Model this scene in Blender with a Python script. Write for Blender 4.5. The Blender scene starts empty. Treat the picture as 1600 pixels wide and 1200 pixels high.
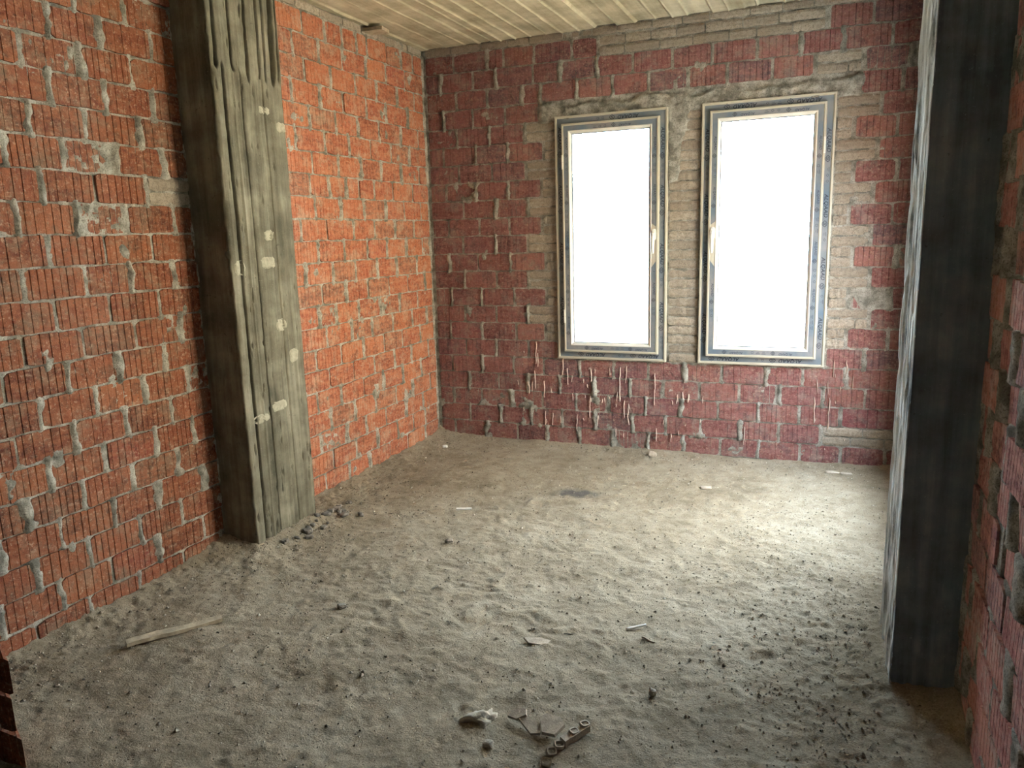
import bpy, math, random
import numpy as np
from mathutils import Matrix, Vector

# ------------------------------------------------------------------ camera, sky, exposure
scene = bpy.context.scene
C = scene.collection
random.seed(11)
NR = np.random.RandomState(5)

cam_data = bpy.data.cameras.new('camera')
cam_data.sensor_fit = 'HORIZONTAL'
cam_data.sensor_width = 36.0
cam_data.lens = 1195.24 / 1600 * 36.0
cam_data.clip_start = 0.02
cam_data.clip_end = 500
cam = bpy.data.objects.new('camera', cam_data)
C.objects.link(cam)
PITCH, ROLL, YAW = -0.1920, -0.0294, -0.3975
_f = Vector((math.sin(YAW) * math.cos(PITCH), math.cos(YAW) * math.cos(PITCH), math.sin(PITCH)))
_r0 = Vector((math.cos(YAW), -math.sin(YAW), 0))
_u0 = _r0.cross(_f)
_r = _r0 * math.cos(ROLL) + _u0 * math.sin(ROLL)
_u = -_r0 * math.sin(ROLL) + _u0 * math.cos(ROLL)
cam.matrix_world = Matrix(((_r.x, _u.x, -_f.x, 2.7111), (_r.y, _u.y, -_f.y, -5.0163),
                           (_r.z, _u.z, -_f.z, 1.4716), (0, 0, 0, 1)))
scene.camera = cam

world = bpy.data.worlds.new('overcast_sky')
scene.world = world
world.use_nodes = True
_bg = world.node_tree.nodes['Background']
_bg.inputs[0].default_value = (0.85, 1.0, 1.13, 1)
_bg.inputs[1].default_value = 26.0

sun_data = bpy.data.lights.new('sun', 'SUN')      # stands behind the house: lights only the ground outside
sun_data.energy = 110.0
sun_data.angle = .01
sun_data.color = (1.0, .95, .87)
sun = bpy.data.objects.new('sun', sun_data)
sun.rotation_euler = Vector((.5, .62, -1.0)).to_track_quat('-Z', 'Y').to_euler()
C.objects.link(sun)

vs = scene.view_settings
vs.view_transform = 'Standard'
vs.look = 'None'
vs.exposure = 0.33
vs.gamma = 1.0
vs.use_curve_mapping = False
scene.cycles.max_bounces = 10
scene.cycles.diffuse_bounces = 7
scene.cycles.glossy_bounces = 3
scene.cycles.transparent_max_bounces = 8
scene.cycles.caustics_reflective = False
scene.cycles.caustics_refractive = False

# room dimensions, metres
H = 2.75          # ceiling height
XR = 3.13         # right wall plane
YREAR = -10.5     # wall behind the camera
W1 = (0.972, 1.720, 0.620, 2.228)      # windows: x0 x1 z0 z1
W2 = (1.929, 2.690, 0.620, 2.228)


D3 = (-1.52, -0.38, 0.32, 2.15)          # window opening in the right wall behind the column: y0 y1 z0 z1


def portal(x0, x1, z0, z1, side=False):
    # tells the renderer where the sky light enters (emits nothing itself)
    l = bpy.data.lights.new('sky_portal', 'AREA')
    l.shape = 'RECTANGLE'
    l.size = x1 - x0
    l.size_y = z1 - z0
    l.cycles.is_portal = True
    o = bpy.data.objects.new('sky_portal', l)
    o.location = ((x0 + x1) / 2, 0.12, (z0 + z1) / 2)
    o.rotation_euler = (-math.pi / 2, 0, 0)
    if side:
        o.location = (XR + .20, (x0 + x1) / 2, (z0 + z1) / 2)
        o.rotation_euler = (-math.pi / 2, 0, -math.pi / 2)
    C.objects.link(o)


portal(*D3, side=True)
for _w in (W1, W2):
    portal(_w[0] + .11, _w[1] - .11, _w[2] + .11, _w[3] - .11)


# ------------------------------------------------------------------ helpers
def link(name, mesh, material=None, parent=None):
    o = bpy.data.objects.new(name, mesh)
    C.objects.link(o)
    if material is not None and not mesh.materials:
        mesh.materials.append(material)
    if parent is not None:
        o.parent = parent
    return o


def empty(name, loc=(0, 0, 0)):
    o = bpy.data.objects.new(name, None)
    o.empty_display_size = 0.05
    o.location = loc
    C.objects.link(o)
    return o


def tag(o, label=None, cat=None, group=None, kind=None):
    if label: o['label'] = label
    if cat: o['category'] = cat
    if group: o['group'] = group
    if kind: o['kind'] = kind
    return o


def pymesh(name, verts, faces, smooth=False):
    me = bpy.data.meshes.new(name)
    me.from_pydata([tuple(map(float, v)) for v in verts], [], faces)
    me.update()
    if smooth:
        me.polygons.foreach_set('use_smooth', [True] * len(me.polygons))
    return me


def npmesh(name, V, Q, smooth=True):
    """V (n,3), Q (m,k) with k = 3 or 4"""
    me = bpy.data.meshes.new(name)
    k = Q.shape[1]
    me.vertices.add(len(V))
    me.vertices.foreach_set('co', np.ascontiguousarray(V, dtype=np.float32).ravel())
    me.loops.add(Q.size)
    me.loops.foreach_set('vertex_index', np.ascontiguousarray(Q, dtype=np.int32).ravel())
    me.polygons.add(len(Q))
    me.polygons.foreach_set('loop_start', np.arange(0, Q.size, k, dtype=np.int32))
    me.polygons.foreach_set('loop_total', np.full(len(Q), k, dtype=np.int32))
    me.update(calc_edges=True)
    me.polygons.foreach_set('use_smooth', np.full(len(Q), smooth))
    me.validate()
    return me


def grid_quads(nu, nv):
    i = np.arange(nu - 1)[:, None] * nv + np.arange(nv - 1)[None, :]
    return np.stack([i, i + nv, i + nv + 1, i + 1], -1)


def boxes_into(V, Q, boxes):
    """append axis aligned boxes (x0,x1,y0,y1,z0,z1) to numpy quad arrays"""
    vs_, qs_ = [V], [Q]
    n = len(V)
    for (a, b, c, d, e, f) in boxes:
        v = np.array([(a, c, e), (b, c, e), (b, d, e), (a, d, e), (a, c, f), (b, c, f), (b, d, f), (a, d, f)])
        q = np.array([(0, 3, 2, 1), (4, 5, 6, 7), (0, 1, 5, 4), (1, 2, 6, 5), (2, 3, 7, 6), (3, 0, 4, 7)]) + n
        vs_.append(v); qs_.append(q); n += 8
    return np.concatenate(vs_), np.concatenate(qs_)


_tab = np.random.RandomState(77).rand(256, 256)


def vnoise(x, y):
    xi = np.floor(x).astype(int); yi = np.floor(y).astype(int)
    fx = x - xi; fy = y - yi
    fx = fx * fx * (3 - 2 * fx); fy = fy * fy * (3 - 2 * fy)
    a = _tab[xi & 255, yi & 255]; b = _tab[(xi + 1) & 255, yi & 255]
    c = _tab[xi & 255, (yi + 1) & 255]; d = _tab[(xi + 1) & 255, (yi + 1) & 255]
    return (a * (1 - fx) + b * fx) * (1 - fy) + (c * (1 - fx) + d * fx) * fy


def fbm(x, y, oct=4, gain=.5):
    s = 0; a = 1; t = 0
    for k in range(oct):
        s = s + a * vnoise(x * 2 ** k + 17.3 * k, y * 2 ** k + 9.1 * k); t += a; a *= gain
    return s / t - .5


def sstep(a, b, x):
    t = np.clip((x - a) / (b - a), 0, 1)
    return t * t * (3 - 2 * t)


# ------------------------------------------------------------------ materials
class NT:
    def __init__(self, name, rough=.9, spec=.2):
        self.m = bpy.data.materials.new(name)
        self.m.use_nodes = True
        self.t = self.m.node_tree
        self.b = self.t.nodes['Principled BSDF']
        self.b.inputs['Roughness'].default_value = rough
        self.b.inputs['Specular IOR Level'].default_value = spec

    def n(self, typ, **kw):
        nd = self.t.nodes.new(typ)
        for k, v in kw.items():
            setattr(nd, k, v)
        return nd

    def l(self, a, b):
        self.t.links.new(a, b)

    def noise(self, vec, scale, detail=4, rough=.55, out='Fac', dist=0):
        nd = self.n('ShaderNodeTexNoise')
        nd.inputs['Scale'].default_value = scale
        nd.inputs['Detail'].default_value = detail
        nd.inputs['Roughness'].default_value = rough
        nd.inputs['Distortion'].default_value = dist
        if vec is not None: self.l(vec, nd.inputs['Vector'])
        return nd.outputs[out]

    def ramp(self, fac, stops, interp='LINEAR'):
        nd = self.n('ShaderNodeValToRGB')
        cr = nd.color_ramp
        cr.interpolation = interp
        while len(cr.elements) < len(stops): cr.elements.new(.5)
        for e, (p, c) in zip(cr.elements, stops):
            e.position = p
            e.color = (c, c, c, 1) if not isinstance(c, tuple) else (*c, 1)
        self.l(fac, nd.inputs[0])
        return nd.outputs['Color']

    def mix(self, fac, a, b, mode='MIX'):
        nd = self.n('ShaderNodeMix', data_type='RGBA', blend_type=mode)
        for sock, v in ((nd.inputs[0], fac), (nd.inputs[6], a), (nd.inputs[7], b)):
            if isinstance(v, (int, float)): sock.default_value = v
            elif isinstance(v, tuple): sock.default_value = (*v, 1)
            else: self.l(v, sock)
        return nd.outputs[2]

    def math(self, op, a, b=None, clamp=False):
        nd = self.n('ShaderNodeMath', operation=op, use_clamp=clamp)
        for sock, v in ((nd.inputs[0], a), (nd.inputs[1], b)):
            if v is None: continue
            if isinstance(v, (int, float)): sock.default_value = v
            else: self.l(v, sock)
        return nd.outputs[0]

    def vmap(self, vec, scale=(1, 1, 1), loc=(0, 0, 0)):
        nd = self.n('ShaderNodeMapping')
        nd.inputs['Scale'].default_value = scale
        nd.inputs['Location'].default_value = loc
        self.l(vec, nd.inputs['Vector'])
        return nd.outputs[0]

    def pos(self):
        return self.n('ShaderNodeNewGeometry').outputs['Position']

    def obj(self):
        return self.n('ShaderNodeTexCoord').outputs['Object']

    def color(self, c):
        if isinstance(c, tuple): self.b.inputs['Base Color'].default_value = (*c, 1)
        else: self.l(c, self.b.inputs['Base Color'])

    def bump(self, height, strength=.5, dist=.002):
        nd = self.n('ShaderNodeBump')
        nd.inputs['Strength'].default_value = strength
        nd.inputs['Distance'].default_value = dist
        self.l(height, nd.inputs['Height'])
        self.l(nd.outputs[0], self.b.inputs['Normal'])


def mat_brick(name='red_clay_brick', k=(1, 1, 1), cement=.55, dust=(.31, .26, .195)):
    t = NT(name, .92, .15)
    kk = lambda c: tuple(a * b for a, b in zip(c, k))
    info = t.n('ShaderNodeObjectInfo')
    rnd = info.outputs['Random']
    comb = t.n('ShaderNodeCombineXYZ')
    t.l(t.math('MULTIPLY', rnd, 37.0), comb.inputs[0])
    t.l(t.math('MULTIPLY', rnd, 91.0), comb.inputs[2])
    add = t.n('ShaderNodeVectorMath', operation='ADD')
    t.l(t.obj(), add.inputs[0]); t.l(comb.outputs[0], add.inputs[1])
    v = add.outputs[0]
    base = t.ramp(rnd, [(0, kk((.125, .042, .031))), (.2, kk((.240, .068, .044))), (.45, kk((.310, .092, .054))), (.66, kk((.370, .135, .066))),
                        (.82, kk((.52, .225, .105))), (.88, kk((.32, .075, .062))), (.93, kk((.17, .115, .088))), (1, kk((.125, .092, .074)))])
    # paler orange firing bands across the face
    band = t.ramp(t.noise(t.vmap(v, (5, 5, 26)), 1.0, 5, .65), [(.47, 0.0), (.57, 1.0)])
    c = t.mix(t.math('MULTIPLY', band, .72), base, kk((.50, .235, .135)))
    # darker burnt patches, greyed where the kiln smoke caught the face
    blot = t.ramp(t.noise(v, 10, 4, .62), [(.55, 0.0), (.60, 1.0)])
    c = t.mix(t.math('MULTIPLY', blot, .74), c, kk((.125, .075, .054)))
    # mottled clay
    mot = t.ramp(t.noise(v, 42, 6, .75), [(.43, 0.0), (.57, 1.0)])
    c = t.mix(t.math('MULTIPLY', mot, .46), t.mix(.42, c, kk((.085, .03, .022))), kk((.46, .205, .12)))
    # cement film and dust
    p = t.pos()
    film = t.ramp(t.noise(p, 8.5, 8, .76), [(.51, 0.0), (.59, 1.0)])
    c = t.mix(t.math('MULTIPLY', film, cement), c, dust)
    stri = t.ramp(t.noise(t.vmap(v, (150, 150, 8)), 1.0, 3, .6), [(.42, 0.0), (.62, 1.0)])
    c = t.mix(t.math('MULTIPLY', stri, .26), c, kk((.42, .18, .11)))
    spk = t.ramp(t.noise(p, 80, 5, .8), [(.565, 0.0), (.62, 1.0)])
    c = t.mix(t.math('MULTIPLY', spk, .50), c, (.52, .40, .30))
    pit = t.ramp(t.noise(p, 75, 5, .75), [(.36, 1.0), (.41, 0.0)])
    c = t.mix(t.math('MULTIPLY', pit, .75), c, (.05, .03, .022))
    scr = t.ramp(t.noise(t.vmap(p, (16, 16, 40)), 1.0, 6, .74), [(.57, 0.0), (.64, 1.0)])
    c = t.mix(t.math('MULTIPLY', scr, .33), c, (.45, .355, .265))
    t.color(c)
    h = t.math('ADD', t.noise(v, 60, 6, .65), t.math('MULTIPLY', t.noise(v, 320, 2, .5), .35))
    t.bump(h, .55, .004)
    return t.m


def mat_beige_brick():
    t = NT('pale_yellow_brick', .95, .1)
    rnd = t.n('ShaderNodeObjectInfo').outputs['Random']
    p = t.pos()
    base = t.ramp(rnd, [(0, (.29, .25, .205)), (.6, (.36, .315, .26)), (1, (.43, .38, .315))])
    c = t.mix(t.math('MULTIPLY', t.ramp(t.noise(p, 45, 6, .75), [(.46, 0.0), (.58, 1.0)]), .55), base, (.22, .185, .145))
    c = t.mix(t.math('MULTIPLY', t.ramp(t.noise(p, 9, 4, .6), [(.55, 0.0), (.7, 1.0)]), .4), c, (.30, .27, .22))
    t.color(c)
    c = t.mix(t.math('MULTIPLY', t.ramp(t.noise(p, 190, 3, .7), [(.36, 1.0), (.47, 0.0)]), .65), c, (.10, .085, .065))
    t.color(c)
    t.bump(t.noise(p, 110, 5, .7), .9, .0045)
    return t.m


def mat_mortar():
    t = NT('cement_mortar', .97, .1)
    p = t.pos()
    c = t.ramp(t.noise(p, 14, 6, .65), [(.40, (.165, .16, .138)), (.5, (.295, .285, .25)), (.60, (.415, .40, .36))])
    t.color(c)
    c2 = t.mix(t.math('MULTIPLY', t.ramp(t.noise(p, 150, 3, .7), [(.38, 1.0), (.48, 0.0)]), .6), c, (.07, .062, .048))
    t.color(c2)
    t.bump(t.math('ADD', t.noise(p, 55, 6, .75), t.math('MULTIPLY', t.noise(p, 240, 3, .7), .3)), .9, .006)
    return t.m


def mat_concrete(name, dark, mid, light, grain=(26, 26, 1.2)):
    t = NT(name, .9, .2)
    p = t.pos()
    streak = t.noise(t.vmap(p, grain), 1.0, 6, .62)
    blot = t.noise(p, 5, 6, .62)
    m = t.math('ADD', t.math('MULTIPLY', streak, .42), t.math('MULTIPLY', blot, .58))
    c = t.ramp(m, [(.36, dark), (.5, mid), (.64, light)])
    holes = t.ramp(t.noise(p, 60, 2, .5), [(.70, 0.0), (.75, 1.0)])
    c = t.mix(t.math('MULTIPLY', holes, .5), c, tuple(x * .35 for x in dark))
    spk = t.ramp(t.noise(p, 120, 3, .7), [(.64, 0.0), (.70, 1.0)])
    c = t.mix(t.math('MULTIPLY', spk, .4), c, tuple(min(1, x * 1.5) for x in light))
    t.color(c)
    h = t.math('ADD', t.math('MULTIPLY', streak, .6), t.math('MULTIPLY', t.noise(p, 140, 5, .7), .5))
    t.bump(h, .6, .005)
    return t.m


def mat_floor():
    t = NT('dusty_earth_floor', .97, .08)
    p = t.pos()
    big = t.noise(p, 1.6, 5, .6)
    mid = t.noise(p, 9, 6, .68)
    m = t.math('ADD', t.math('MULTIPLY', big, .45), t.math('MULTIPLY', mid, .55))
    c = t.ramp(m, [(.34, (.185, .150, .102)), (.5, (.292, .247, .180)), (.66, (.392, .343, .264))])
    grit = t.noise(p, 170, 3, .75)
    c = t.mix(t.math('MULTIPLY', t.ramp(grit, [(.36, 1.0), (.46, 0.0)]), .55), c, (.10, .085, .065))
    c = t.mix(t.math('MULTIPLY', t.ramp(grit, [(.58, 0.0), (.70, 1.0)]), .5), c, (.52, .48, .40))
    # soot mark left on the floor in the middle of the room
    sep = t.n('ShaderNodeSeparateXYZ'); t.l(p, sep.inputs[0])
    dx = t.math('DIVIDE', t.math('SUBTRACT', sep.outputs[0], 1.40), .17)
    dy = t.math('DIVIDE', t.math('SUBTRACT', sep.outputs[1], -.98), .10)
    d = t.math('SQRT', t.math('ADD', t.math('POWER', dx, 2.0), t.math('POWER', dy, 2.0)))
    d = t.math('ADD', d, t.math('MULTIPLY', t.math('SUBTRACT', t.noise(p, 14, 5, .7), .5), 1.6))
    soot = t.ramp(d, [(.35, 1.0), (1.0, 0.0)])
    c = t.mix(t.math('MULTIPLY', soot, .72), c, (.055, .06, .07))
    t.color(c)
    h = t.math('ADD', t.math('MULTIPLY', t.noise(p, 36, 6, .7), 1.0), t.math('MULTIPLY', t.noise(p, 190, 4, .7), .45))
    t.bump(h, .85, .010)
    return t.m


def mat_plain(name, col, rough=.6, spec=.3, var=.15, scale=30, bump=.0):
    t = NT(name, rough, spec)
    p = t.obj()
    c = t.mix(t.ramp(t.noise(p, scale, 4, .6), [(.35, 0.0), (.65, 1.0)]),
              tuple(x * (1 - var) for x in col), tuple(min(1, x * (1 + var)) for x in col))
    t.color(c)
    if bump: t.bump(t.noise(p, scale * 4, 4, .6), .6, bump)
    return t.m


def mat_gravel():
    t = NT('mixed_gravel', .95, .1)
    t.color(t.ramp(t.noise(t.pos(), 55, 2, .5), [(.34, (.07, .06, .048)), (.46, (.20, .17, .13)), (.56, (.34, .295, .235)), (.68, (.60, .55, .46))]))
    return t.m


def mat_film():
    t = NT('printed_protective_film', .45, .4)
    p = t.pos()
    c = t.ramp(t.noise(p, 5, 3, .6), [(.32, (.105, .155, .215)), (.5, (.175, .20, .225)), (.68, (.24, .24, .25))])
    c = t.mix(t.math('MULTIPLY', t.ramp(t.noise(p, 45, 3, .6), [(.55, 0.0), (.7, 1.0)]), .25), c, (.09, .12, .17))
    t.color(c)
    t.bump(t.noise(p, 38, 3, .5), .35, .004)
    return t.m


def mat_glass():
    m = bpy.data.materials.new('dusty_window_glass')
    m.use_nodes = True
    t = m.node_tree
    t.nodes.remove(t.nodes['Principled BSDF'])
    out = t.nodes['Material Output']
    tr = t.nodes.new('ShaderNodeBsdfTransparent')
    tr.inputs[0].default_value = (.88, .93, .95, 1)
    gl = t.nodes.new('ShaderNodeBsdfGlossy')
    gl.inputs['Roughness'].default_value = .03
    fr = t.nodes.new('ShaderNodeFresnel')
    fr.inputs[0].default_value = 1.45
    mx = t.nodes.new('ShaderNodeMixShader')
    t.links.new(fr.outputs[0], mx.inputs[0])
    t.links.new(tr.outputs[0], mx.inputs[1])
    t.links.new(gl.outputs[0], mx.inputs[2])
    t.links.new(mx.outputs[0], out.inputs[0])
    return m


M = dict(
    brick=mat_brick('red_clay_brick_shaded', (.66, .58, .54), .42, (.22, .18, .13)), orange=mat_brick('red_clay_brick_lit', (1.10, .98, .96), .36, (.42, .365, .285)),  # same brick twice: light falloff painted in, near wall darker, far wall brighter
    cool_tint=mat_brick('red_clay_brick_cool_light', (.72, .80, 1.25), .44, (.26, .24, .215)), fill_tint=mat_brick('red_clay_brick_fill_light', (1.40, 1.6, 2.4), .5, (.50, .45, .40)),  # same brick again: cool window haze and fill light painted into the tint
    beige=mat_beige_brick(), mortar=mat_mortar(), floor=mat_floor(),
    col=mat_concrete('board_marked_concrete', (.060, .055, .037), (.130, .119, .085), (.235, .217, .164)),
    colr=mat_concrete('flaking_concrete_glare_tint', (.10, .125, .145), (.20, .245, .28), (.32, .38, .42)),  # bluish window glare painted into the concrete colour
    lit_face=mat_concrete('flaking_face_lit_pale', (.06, .07, .075), (.62, .67, .69), (.80, .84, .85), (40, 40, 2.2)),  # flaking face made pale, window light put into its colour
    ceil=mat_concrete('ceiling_concrete', (.29, .265, .185), (.46, .425, .315), (.64, .60, .47), (14, 1.0, 14)),
    dab=mat_plain('pale_plaster_dab', (.32, .30, .23), .95, .1, .15, 60, .003),
    drip=mat_plain('pale_plaster_drip', (.62, .50, .43), .9, .1, .12, 60),
    cream=mat_plain('cream_plastic', (.50, .47, .39), .35, .5, .04, 8),
    film=mat_film(), ink=mat_plain('dark_blue_print', (.012, .016, .035), .5, .3, .2, 40),
    ink2=mat_plain('faded_blue_print', (.05, .06, .095), .5, .3, .2, 40),
    gasket=mat_plain('grey_rubber_gasket', (.10, .10, .10), .7, .3, .1, 20),
    white=mat_plain('white_plastic', (.80, .79, .74), .3, .5, .03, 8),
    glass=mat_glass(),
    dust=mat_plain('pale_dusty_mortar', (.40, .36, .29), .97, .1, .15, 30, .004),
    wood=mat_plain('weathered_wood', (.38, .325, .24), .85, .2, .25, 25, .003),
    stone=mat_plain('dusty_rubble', (.36, .32, .26), .96, .1, .25, 40, .004),
    darkstone=mat_plain('dark_rubble', (.20, .18, .155), .96, .1, .25, 40, .004),
    shard=mat_plain('dusty_clay_shard', (.42, .36, .29), .95, .1, .2, 40, .003),
    pale=mat_plain('white_chip', (.72, .70, .66), .8, .2, .08, 40),
    render=mat_plain('cream_bounce_render', (.68, .58, .42), .95, .1, .06, .8),
    gravel=mat_gravel(),
    outside=mat_plain('outdoor_ground', (.74, .71, .64), .95, .1, .1, .4),
)

# ------------------------------------------------------------------ brick meshes (shared)
def brick_mesh(L, Hh, D, ng, rs, groove=.0032):
    xs, ys = [-L / 2], [0.0015]
    if ng:
        g0 = rs.uniform(.35, .65)
        for i in range(ng):
            x = -L / 2 + L * (i + g0) / ng + rs.uniform(-.0015, .0015)
            w = .0022
            xs += [x - w, x, x + w]
            gd = groove * rs.uniform(.35, 1.25)
            ys += [0, gd, 0]
    else:
        for i in range(1, 6):
            xs.append(-L / 2 + L * i / 6); ys.append(rs.uniform(-.001, .001))
    xs.append(L / 2); ys.append(.0015)
    n = len(xs)
    V, F = [], []
    jt = np.cumsum(rs.normal(0, .0011, n)); jb = np.cumsum(rs.normal(0, .0011, n))
    jt -= jt.mean(); jb -= jb.mean()
    for i in range(n):
        e = .0055 if i in (0, n - 1) else 0
        top = Hh / 2 + jt[i] - e * rs.uniform(.3, 2); bot = -Hh / 2 + jb[i] + e * rs.uniform(.3, 2)
        V += [(xs[i], D, bot), (xs[i], ys[i] + .001, bot), (xs[i], ys[i] + .001, top), (xs[i], D, top)]
    for i in range(n - 1):
        for k in range(3):
            a = i * 4 + k
            F.append((a, a + 1, a + 5, a + 4)[::-1])
    F.append((0, 1, 2, 3)[::-1]); e = (n - 1) * 4
    F.append((e, e + 1, e + 2, e + 3))
    return pymesh('brick', V, F)


def thin_mesh(L, Hh, D, rs):
    n = 9
    V, F = [], []
    for i in range(n):
        x = -L / 2 + L * i / (n - 1) + (rs.uniform(-.004, .004) if 0 < i < n - 1 else 0)
        e = .004 if i in (0, n - 1) else 0
        t = Hh / 2 - e + rs.uniform(-.0022, .0022); b = -Hh / 2 + e + rs.uniform(-.0022, .0022)
        y = rs.uniform(-.002, .002)
        V += [(x, D, b), (x, y + .003, b), (x, y - .0015, b * .5), (x, y - .0015 + rs.uniform(-.001, .001), t * .5), (x, y + .003, t), (x, D, t)]
    for i in range(n - 1):
        for k in range(5):
            a = i * 6 + k
            F.append((a + 6, a + 7, a + 1, a))
    F.append((5, 4, 3, 2, 1, 0)); e = (n - 1) * 6
    F.append(tuple(range(e, e + 6)))
    return pymesh('thin_brick', V, F)


_rs = np.random.RandomState(3)
BR_FULL = [brick_mesh(.226, .112, .09, int(_rs.choice([5, 6, 7, 7, 8])), _rs) for _ in range(14)]
BR_HALF = [brick_mesh(.110, .112, .09, 3, _rs) for _ in range(5)]
BR_THIN = [thin_mesh(.22, .052, .08, _rs) for _ in range(8)]
SETS = {}
for key in ('brick', 'orange', 'cool_tint', 'fill_tint'):
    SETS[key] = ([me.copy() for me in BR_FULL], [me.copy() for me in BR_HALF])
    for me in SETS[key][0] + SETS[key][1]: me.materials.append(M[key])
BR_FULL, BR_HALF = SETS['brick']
for me in BR_THIN: me.materials.append(M['beige'])


class Wall:
    """A brick wall: a mortar field (the wall mesh itself) with every brick a child.
    u runs along the wall, z is up, n points into the room."""

    def __init__(self, origin, udir, ndir, rotz, flip=False, out=.0045, rough=1.0, seed=0, light_tint='brick', deep=0.0):
        self.deep = deep
        self.full, self.half = SETS[light_tint]
        self.o = np.array(origin, float); self.ud = np.array(udir, float); self.nd = np.array(ndir, float)
        self.rotz = rotz; self.out = out; self.rough = rough; self.flip = flip
        self.rs = np.random.RandomState(seed)
        self.bricks = []        # (u0,u1,z0,z1,kind)
        self.joints = []        # (u,z0,z1)
        self.patches = []       # callables (U,Z)->height or None

    def red(self, u0, u1, z0, z1, gap=None):
        g = self.rs.uniform(.012, .022) if gap is None else gap
        self.joints.append((u1, z0, z1))
        if u1 - u0 - g > .03:
            self.bricks.append((u0 + g / 2, u1 - g / 2, z0 + .0045, z1 - .0045, 'brick'))

    def row(self, us, z0, z1):
        for a, b in zip(us[:-1], us[1:]):
            if b - a < .035: continue
            self.red(a, b, z0, z1)

    def thin(self, u0, u1, z0, z1, rows=2):
        h = (z1 - z0) / rows
        for k in range(rows):
            a = u0
            while a < u1 - .03:
                b = min(u1, a + self.rs.uniform(.15, .24))
                if u1 - b < .06: b = u1
                self.bricks.append((a + .004, b - .004, z0 + k * h + .0042, z0 + (k + 1) * h - .0042, 'thin_brick'))
                a = b

    def build(self, name, u0, u1, z0, z1, holes=(), res=.010, slabs=(), us_extra=()):
        nu = int((u1 - u0) / res) + 1; nz = int((z1 - z0) / res) + 1
        us = np.linspace(u0, u1, nu); zs = np.linspace(z0, z1, nz)
        if holes:
            for (a, b, c, d) in holes:
                for s in (a, b): us[np.argmin(abs(us - s))] = s
                for s in (c, d): zs[np.argmin(abs(zs - s))] = s
        if len(us_extra): us = np.unique(np.concatenate([us, us_extra]))
        nu = len(us)
        U, Z = np.meshgrid(us, zs, indexing='ij')
        s = self.rs.uniform(0, 60)
        h = -.0085 - self.deep + fbm(U * 38 + s, Z * 38, 3) * .012 + fbm(U * 9 + s, Z * 9, 3) * .008
        for (uj, a, b) in self.joints:           # mortar in the upright joints
            w = self.rs.uniform(.008, .019) * self.rough
            amp = self.rs.choice([0, .006, .010, .013, .015, .017], p=[.16, .14, .18, .2, .2, .12])
            i0, i1 = np.searchsorted(us, [uj - .05, uj + .05])
            k0, k1 = np.searchsorted(zs, [a - .01, b + .01])
            if i1 <= i0 or k1 <= k0: continue
            uu = U[i0:i1, k0:k1]; zz = Z[i0:i1, k0:k1]
            wob = fbm(zz * 22 + uj * 50, zz * 0 + uj * 13, 2) * .022
            ww = w * (1 + 1.2 * fbm(zz * 30 + 7 * uj, zz * 0, 2))
            g = np.exp(-((uu - uj - wob) / ww) ** 4)
            h[i0:i1, k0:k1] = np.maximum(h[i0:i1, k0:k1], -.0085 + amp * g + fbm(uu * 60, zz * 60, 2) * .006 * g)
        # smeared mortar here and there over the faces
        sm = fbm(U * 7.5 + s * 3, Z * 7.5 + 11, 5, .6)
        h += sstep(.17, .30, sm) * .0105
        for f in self.patches:
            h = f(U, Z, h)
        P = self.o + U[..., None] * self.ud + Z[..., None] * np.array([0, 0, 1.]) + h[..., None] * self.nd
        Q = grid_quads(nu, nz)
        if not self.flip: pass
        keep = np.ones((nu - 1, nz - 1), bool)
        uc = (us[:-1] + us[1:]) / 2; zc = (zs[:-1] + zs[1:]) / 2
        for (a, b, c, d) in holes:
            keep &= ~((uc[:, None] > a) & (uc[:, None] < b) & (zc[None] > c) & (zc[None] < d))
        Q = Q[keep].reshape(-1, 4)
        if self.flip: Q = Q[:, ::-1]
        V = P.reshape(-1, 3)
        V, Q = boxes_into(V, Q, slabs)
        me = npmesh(name, V, Q, True)
        w = link(name, me, M['mortar'])
        tag(w, kind='structure')
        rs = self.rs
        for (a, b, c, d, kind) in self.bricks:
            L = b - a; hh = d - c
            if L <= .02 or hh <= .012: continue
            if kind == 'brick':
                if L > .165: me_ = self.full[rs.randint(len(self.full))]; sc = (L / .226, 1, hh / .112)
                else: me_ = self.half[rs.randint(len(self.half))]; sc = (L / .110, 1, hh / .112)
            else:
                me_ = BR_THIN[rs.randint(len(BR_THIN))]; sc = (L / .22, 1, hh / .052)
            o = bpy.data.objects.new(kind, me_)
            C.objects.link(o)
            o.parent = w
            off = rs.normal(0, .0020) * self.rough + (0 if kind == 'brick' else rs.normal(0, .0015))
            p = self.o + self.ud * (a + b) / 2 + np.array([0, 0, (c + d) / 2]) + self.nd * off
            o.location = p
            o.rotation_euler = (rs.normal(0, .006) * self.rough, rs.normal(0, .006), self.rotz + rs.normal(0, .006) * self.rough)
            o.scale = sc
        return w


def auto_row(rs, joints, u0, u1, pitch=.243):
    j = sorted(joints)
    while j[0] - pitch > u0 + .02: j.insert(0, j[0] - pitch + rs.uniform(-.008, .008))
    while j[-1] + pitch < u1 - .02: j.append(j[-1] + pitch + rs.uniform(-.008, .008))
    return [u0] + j + [u1]


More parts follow.
